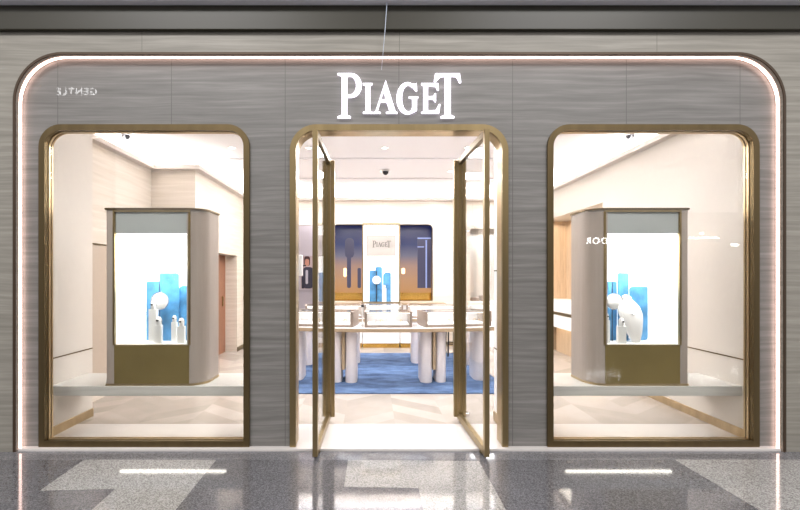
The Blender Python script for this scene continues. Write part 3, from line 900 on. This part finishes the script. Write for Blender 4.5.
# centre tower
d = 8.78
xa, xb = gx(362.3, d), gx(400.2, d); za, zb = gz(304, d), gz(223, d)
t = thing('display_tower', 'slim white lit display tower with grey name panel in the middle of back wall', 'display case', ((xa+xb)/2, D(d), .0))
bm = B(); box(bm, xa, xb, D(d), D(d)+.4, .93, za+.02, .004); obj('base', bm, M['casefr'], t)
bm = B(); box(bm, xa+.005, xb-.005, D(d)+.14, D(d)+.4, .1, .93); obj('lower_body', bm, M['white'], t)
bm = B(); box(bm, xa+.01, xb-.01, D(d)+.16, D(d)+.4, 0, .1); obj('plinth', bm, M['gold'], t)
bm = B(); prism(bm, [rrect(xa, xb, za+.02, zb, (0, 0, .02, .02)), rrect(xa+.022, xb-.022, za+.04, zb-.022, (0, 0, .015, .015))], D(d), D(d)+.35); obj('frame', bm, M['bronze'], t)
bm = B(); box(bm, xa+.022, xb-.022, D(d)+.25, D(d)+.27, za+.04, zb-.022); obj('lit_backing', bm, M['screen'], t)
bm = B(); box(bm, gx(366.5, d), gx(396, d), D(d)+.02, D(d)+.03, gz(256, d), gz(235, d)); nmp = obj('name_panel', bm, pbr('frosted_panel', (150, 142, 134), .5, emit=(222, 214, 206), es=.12), t)
ksc = (394-369.0)/5.714*0
sw = (gx(391, d)-gx(372.5, d))/707
for ch in 'PIAGET':
    bm = B()
    for q_, l in enumerate(LET[ch]):
        pts = [((p[0]-397)*sw+gx(381.7, d), (190-p[1])*sw+gz(244, d)) for p in l]
        prism(bm, [pts], D(d)+.012+.0003*q_, D(d)+.02)
    obj('letter', bm, pbr('grey_letter', (96, 90, 84), .5), nmp)
for (p0, p1, py, rad, lab) in ((369.3, 375.8, 270.5, (0, 0, 0, .02), 'left'), (375.3, 382.2, 266.8, (0, 0, .04, .03), 'tallest middle'), (383, 391, 272.5, (0, 0, .02, .08), 'right')):
    dd = d+.16+(.02 if lab == 'left' else 0)
    bm = B(); prism(bm, [rrect(gx(p0, dd), gx(p1, dd), za+.0402, gz(py, dd), rad)], D(dd), D(dd)+.015)
    tag(obj('blue_backdrop', bm, M['blue']), lab+' blue marbled panel inside the slim tower at the back wall', 'display panel', 'blue panels in the back tower')
dd = d+.10
x_ = gx(376.6, dd); z_ = gz(280, dd)
t = thing('round_clock', 'small round white disc on a dark rod in the back tower', 'ornament', (x_, D(dd), za+.04))
bm = B(); tube(bm, (x_, D(dd)-.01, z_), (x_, D(dd)+.012, z_), .09, n=24); obj('dial', bm, M['white'], t)
bm = B(); tube(bm, (x_, D(dd)+.022, za+.0402), (x_, D(dd)+.022, gz(271, dd)), .01, n=8); obj('rod', bm, M['dark'], t)
x_ = gx(384.2, dd)
bm = B(); box(bm, x_-.045, x_+.045, D(dd)-.02, D(dd)+.03, za+.0402, gz(288, dd), .004); tag(obj('pedestal', bm, M['white']), 'white block pedestal in the slim tower at the back wall', 'pedestal')
bm = B(); lathe(bm, [(0, 0), (.02, .0), (.035, .03), (.02, .06), (0, .065)], x_, D(dd), gz(288, dd), 14); tag(obj('ring_holder', bm, M['leather'], None, True), 'small white bulb-shaped holder on the back tower pedestal', 'jewellery stand')

# ------------------------------------------------------------------ passage picture at the back left
t = thing('framed_picture', 'framed portrait photograph of a dark-haired person on the passage wall', 'picture', (-1.75, D(10.38), 1.4))
dp = 10.37
x0, x1, z0, z1 = gx(300.5, dp), gx(321.5, dp), gz(289, dp), gz(256, dp)
bm = B(); prism(bm, [rrect(x0-.03, x1+.03, z0-.03, z1+.03), rrect(x0, x1, z0, z1)], D(dp), D(10.4)); obj('frame', bm, M['lav'], t)
bm = B(); box(bm, x0, x1, D(dp)+.012, D(10.4), z0, z1); art = obj('photograph', bm, pbr('portrait_ground', (182, 160, 158), .4), t)
def patch(px0, px1, py0, py1, c, yo, r):
    b_ = B(); prism(b_, [rrect(gx(px0, dp), gx(px1, dp), gz(py1, dp), gz(py0, dp), (r, r, r, r), 6)], D(dp)+.011-yo, D(dp)+.0125-yo)
    obj('printed_shape', b_, pbr('print_%d' % (px0*7), c, .5), art)
patch(304, 310, 256.2, 266, (70, 40, 36), 0, .06); patch(305, 309, 259, 266, (196, 136, 112), .001, .045); patch(303, 313, 267, 288.5, (52, 48, 64), .0005, .08)
patch(305.5, 308, 270, 284, (190, 184, 190), .0015, .03); patch(301.5, 304.5, 276, 288.5, (40, 34, 50), .002, .03)

# ------------------------------------------------------------------ right wall counter in the wood recess
t = thing('wall_counter', 'white wall counter with drawer in the wood-lined recess of the right wall', 'counter', (3.6, D(7.6), 0))
bm = B(); box(bm, 3.37, 3.858, D(6.6), D(8.69), .86, 1.08, .004); obj('showcase_top', bm, M['white'], t)
bm = B(); box(bm, 3.42, 3.858, D(6.6), D(8.69), .79, .86); obj('shadow_gap', bm, M['bronze_dark'], t)
bm = B(); box(bm, 3.38, 3.858, D(6.6), D(8.69), .55, .79, .004); obj('drawer', bm, M['white'], t)
bm = B(); box(bm, 3.60, 3.858, D(6.7), D(8.6), 0, .55); obj('pedestal', bm, M['wood'], t)
# back right niche shelf and tray
t = thing('niche_shelf', 'pale shelf in the bright niche at the right of the back wall', 'shelf', (2.3, BW+.2, .95))
bm = B(); box(bm, 1.951, 2.749, BW+.001, BW+.449, .951, .99); obj('board', bm, M['leather'], t)
bm = B(); box(bm, 1.93, 2.77, BW-.16, BW-.002, .0, .90, .004); tag(obj('side_cabinet', bm, M['white']), 'low white cabinet under the bright niche at the right of the back wall', 'cabinet')
for i, x in enumerate((2.08, 2.3)):
    bm = B(); box(bm, x-.09, x+.09, BW+.06, BW+.28, .9905, 1.07+.05*i, .01)
    tag(obj('jewellery_box', bm, M['casefr']), ('lower' if i == 0 else 'taller')+' taupe jewellery box on the shelf of the right niche', 'box', 'boxes in the right niche')

# ------------------------------------------------------------------ ceiling fittings
def dome(px, py, z, label):
    dd = F*(z-CZ)/(275-py); x = gx(px, dd); y = D(dd)
    t = thing('security_camera', label, 'security camera', (x, y, z), 'black dome cameras on the shop ceiling')
    bm = B(); lathe(bm, [(0, -.012), (.075, -.012), (.078, 0), (0, 0)], x, y, z, 20); obj('base', bm, M['white'], t, True)
    bm = B(); lathe(bm, [(0, -.075), (.025, -.07), (.05, -.045), (.058, -.012), (0, -.0125)], x, y, z, 20); obj('dome', bm, M['dark'], t, True)
dome(385.5, 171, 3.475, 'black dome camera on the ceiling seen through the open doorway')
dome(126, 134.5, 3.5, 'black dome camera on the ceiling near the left window')
dome(630, 134.5, 3.5, 'black dome camera on the ceiling near the right window')

def spot(x, y, z, e, ang=75, r=.05, col=(.955, .965, 1)):
    l = bpy.data.lights.new('spot', 'SPOT'); l.energy = e; l.spot_size = math.radians(ang); l.spot_blend = .6; l.shadow_soft_size = r; l.color = col
    ob = bpy.data.objects.new('spot', l); C.objects.link(ob); ob.location = (x, y, z)
    return ob
def area(x, y, z, sx, sy, e, rot=(0, 0, 0), col=(.955, .965, 1)):
    l = bpy.data.lights.new('area', 'AREA'); l.shape = 'RECTANGLE'; l.size = sx; l.size_y = sy; l.energy = e; l.color = col
    ob = bpy.data.objects.new('area', l); C.objects.link(ob); ob.location = (x, y, z); ob.rotation_euler = rot
    return ob
# downlights (real fittings) in the shop ceiling
dl = None
names = {}
pos = []
for y in (1.15, 2.45, 3.85, 5.0):
    for x in (-2.35, -1.2, -.05, 1.2, 2.4): pos.append((x, y))
rowl = ['first', 'second', 'third', 'fourth']; coll = ['far left', 'left', 'middle', 'right', 'far right']
for i, (x, y) in enumerate(pos):
    lab = 'small recessed ceiling downlight, %s of the %s row from the shopfront' % (coll[i % 5], rowl[i//5])
    if dl is None:
        dl = thing('ceiling_light', lab, 'light', (0, 0, 0), 'recessed downlights in the shop ceiling')
        bm = B(); torus(bm, (0, 0, -.004), .05, .008, 'z', 20, 6); obj('ring', bm, M['white'], dl, True)
        bm = B(); tube(bm, (0, 0, -.004), (0, 0, 0), .046, n=20); obj('lens', bm, glow('downlight_lens', (255, 248, 238), 8), dl)
        dl.location = (x, y, 3.4995)
    else: dup(dl, (x, y, 3.4995), lab)
    spot(x, y, 3.48, 29, 120, .045)
# cove light on the ledges, plus one added uplight at the shopfront
WARM = (.96, .965, 1)
area(-3.67, D(5.5), 3.31, .06, 1.7, 30, (PI, 0, 0), WARM)
area(-3.35, D(6.44), 3.31, .7, .06, 14, (PI, 0, 0), WARM)
area(-2.98, D(7.85), 3.31, .06, 2.6, 40, (PI, 0, 0), WARM)
area(0, .17, 3.31, 6.2, .06, 90, (PI, 0, 0), WARM)  # uplight added behind the shopfront to brighten the ceiling near the door
area(SHX1-.05, D(6.5), 3.31, .06, 5.0, 85, (PI, 0, 0), WARM)
area(.2, BW-.05, 3.31, 6.0, .06, 95, (PI, 0, 0), WARM)
# large luminous ceiling panel lamps between the bands
for y, e_ in ((.8, 40), (2.45, 105), (3.9, 140)): area(0, y, 3.43, 4.0, .5, e_, (0, 0, 0), (.955, .965, 1))
for sx in (-2.395, 2.395): area(sx, D(4.055), 1.965, .68, .03, 27, (math.radians(34), 0, 0), (1, .99, .98))  # lamps added at the niche tops to brighten the window tower contents
# niche lights
area(0, BW+.2, 2.6, 2.0, .1, 3, (0, 0, 0))
area(2.35, BW+.2, 2.55, .7, .2, 8, (0, 0, 0))
area(3.6, D(7.6), 2.65, .3, 2.0, 11, (0, 0, 0), (1, .92, .82))
area(3.55, D(7.6), .53, .1, 1.8, 2.5, (0, 0, 0), (1, .9, .75))
area(-1.6, D(9.85), 3.4, .8, .5, 22, (0, 0, 0))

# ------------------------------------------------------------------ lit signs across the mall (seen reflected)
def wallsign(txt, pxc, pyc, wpx, label, mat=None, dpt=19.7, mark=None, bold=False):
    cu = bpy.data.curves.new('txt', 'FONT'); cu.body = txt; cu.align_x = 'CENTER'; cu.align_y = 'CENTER'; cu.extrude = .02; cu.space_character = 1.25; cu.offset = .004
    if bold: cu.offset = .02
    ob = bpy.data.objects.new('txt', cu); C.objects.link(ob)
    bpy.context.view_layer.update()
    me = bpy.data.meshes.new_from_object(ob.evaluated_get(bpy.context.evaluated_depsgraph_get()))
    bpy.data.objects.remove(ob)
    xs = [v.co.x for v in me.vertices]; w = max(xs)-min(xs)
    s = wpx*dpt/F/w
    me.transform(Matrix.Scale(s, 4))
    me.transform(Matrix.Rotation(PI, 4, 'Z') @ Matrix.Rotation(PI/2, 4, 'X'))
    me.materials.clear(); me.materials.append(mat or M['signglow'])
    z = gz(pyc, dpt)
    root = thing('lit_sign', label, 'sign', (gx(pxc, dpt), -16+.03, z))
    lo = bpy.data.objects.new('lettering', me); C.objects.link(lo); lo.parent = root
    lo.location = (0, .04, 0)
    bm = B(); x0 = gx(pxc, dpt); hw = wpx*dpt/F*.55
    box(bm, x0-hw, x0+hw, -16, -15.97, z-.03, z+.03); obj('mounting_bar', bm, M['dark'], root)
    return root
wallsign('GENTLE', 77, 92, 40, 'small lit GENTLE sign high across the mall, reflected in the grey stone', glow('bright_sign_tubes', (255, 255, 255), 45))
wallsign('TUDOR', 605, 241, 36, 'lit TUDOR sign across the mall, reflected in the right window')
# illegible little lit mark and bar
t = thing('lit_sign', 'thin lit bar with a small lozenge above, reflected beside the right window tower', 'sign', (gx(707, 19.7), -15.97, gz(237, 19.7)))
bm = B(); box(bm, gx(692, 19.7), gx(721, 19.7), -16, -15.94, gz(238.3, 19.7), gz(236.8, 19.7)); obj('bar', bm, M['signglow'], t)
bm = B(); box(bm, gx(702, 19.7), gx(706, 19.7), -16, -15.94, gz(234.2, 19.7), gz(232, 19.7), .04); obj('lozenge', bm, M['signglow'], t)
t = thing('lit_sign', 'short lit bar sign across the mall, reflected at the right window edge', 'sign', (gx(741, 19.7), -15.97, gz(244, 19.7)))
bm = B(); box(bm, gx(734, 19.7), gx(748, 19.7), -16, -15.94, gz(246, 19.7), gz(243.3, 19.7)); obj('bar', bm, M['signglow'], t)

# ------------------------------------------------------------------ mall light
for x_ in (-5, 5): area(x_, -7, 9.6, 5, 1.6, 560, (math.radians(48), 0, 0), (1, .985, .98))
w = bpy.data.worlds.new('world'); bpy.context.scene.world = w; w.use_nodes = True
w.node_tree.nodes['Background'].inputs[0].default_value = (.62, .61, .62, 1)
w.node_tree.nodes['Background'].inputs[1].default_value = 1.35
sc = bpy.context.scene
sc.view_settings.view_transform = 'Standard'; sc.view_settings.look = 'None'
sc.view_settings.gamma = 1; sc.view_settings.exposure = 0
try: sc.view_settings.use_curve_mapping = False
except Exception: pass
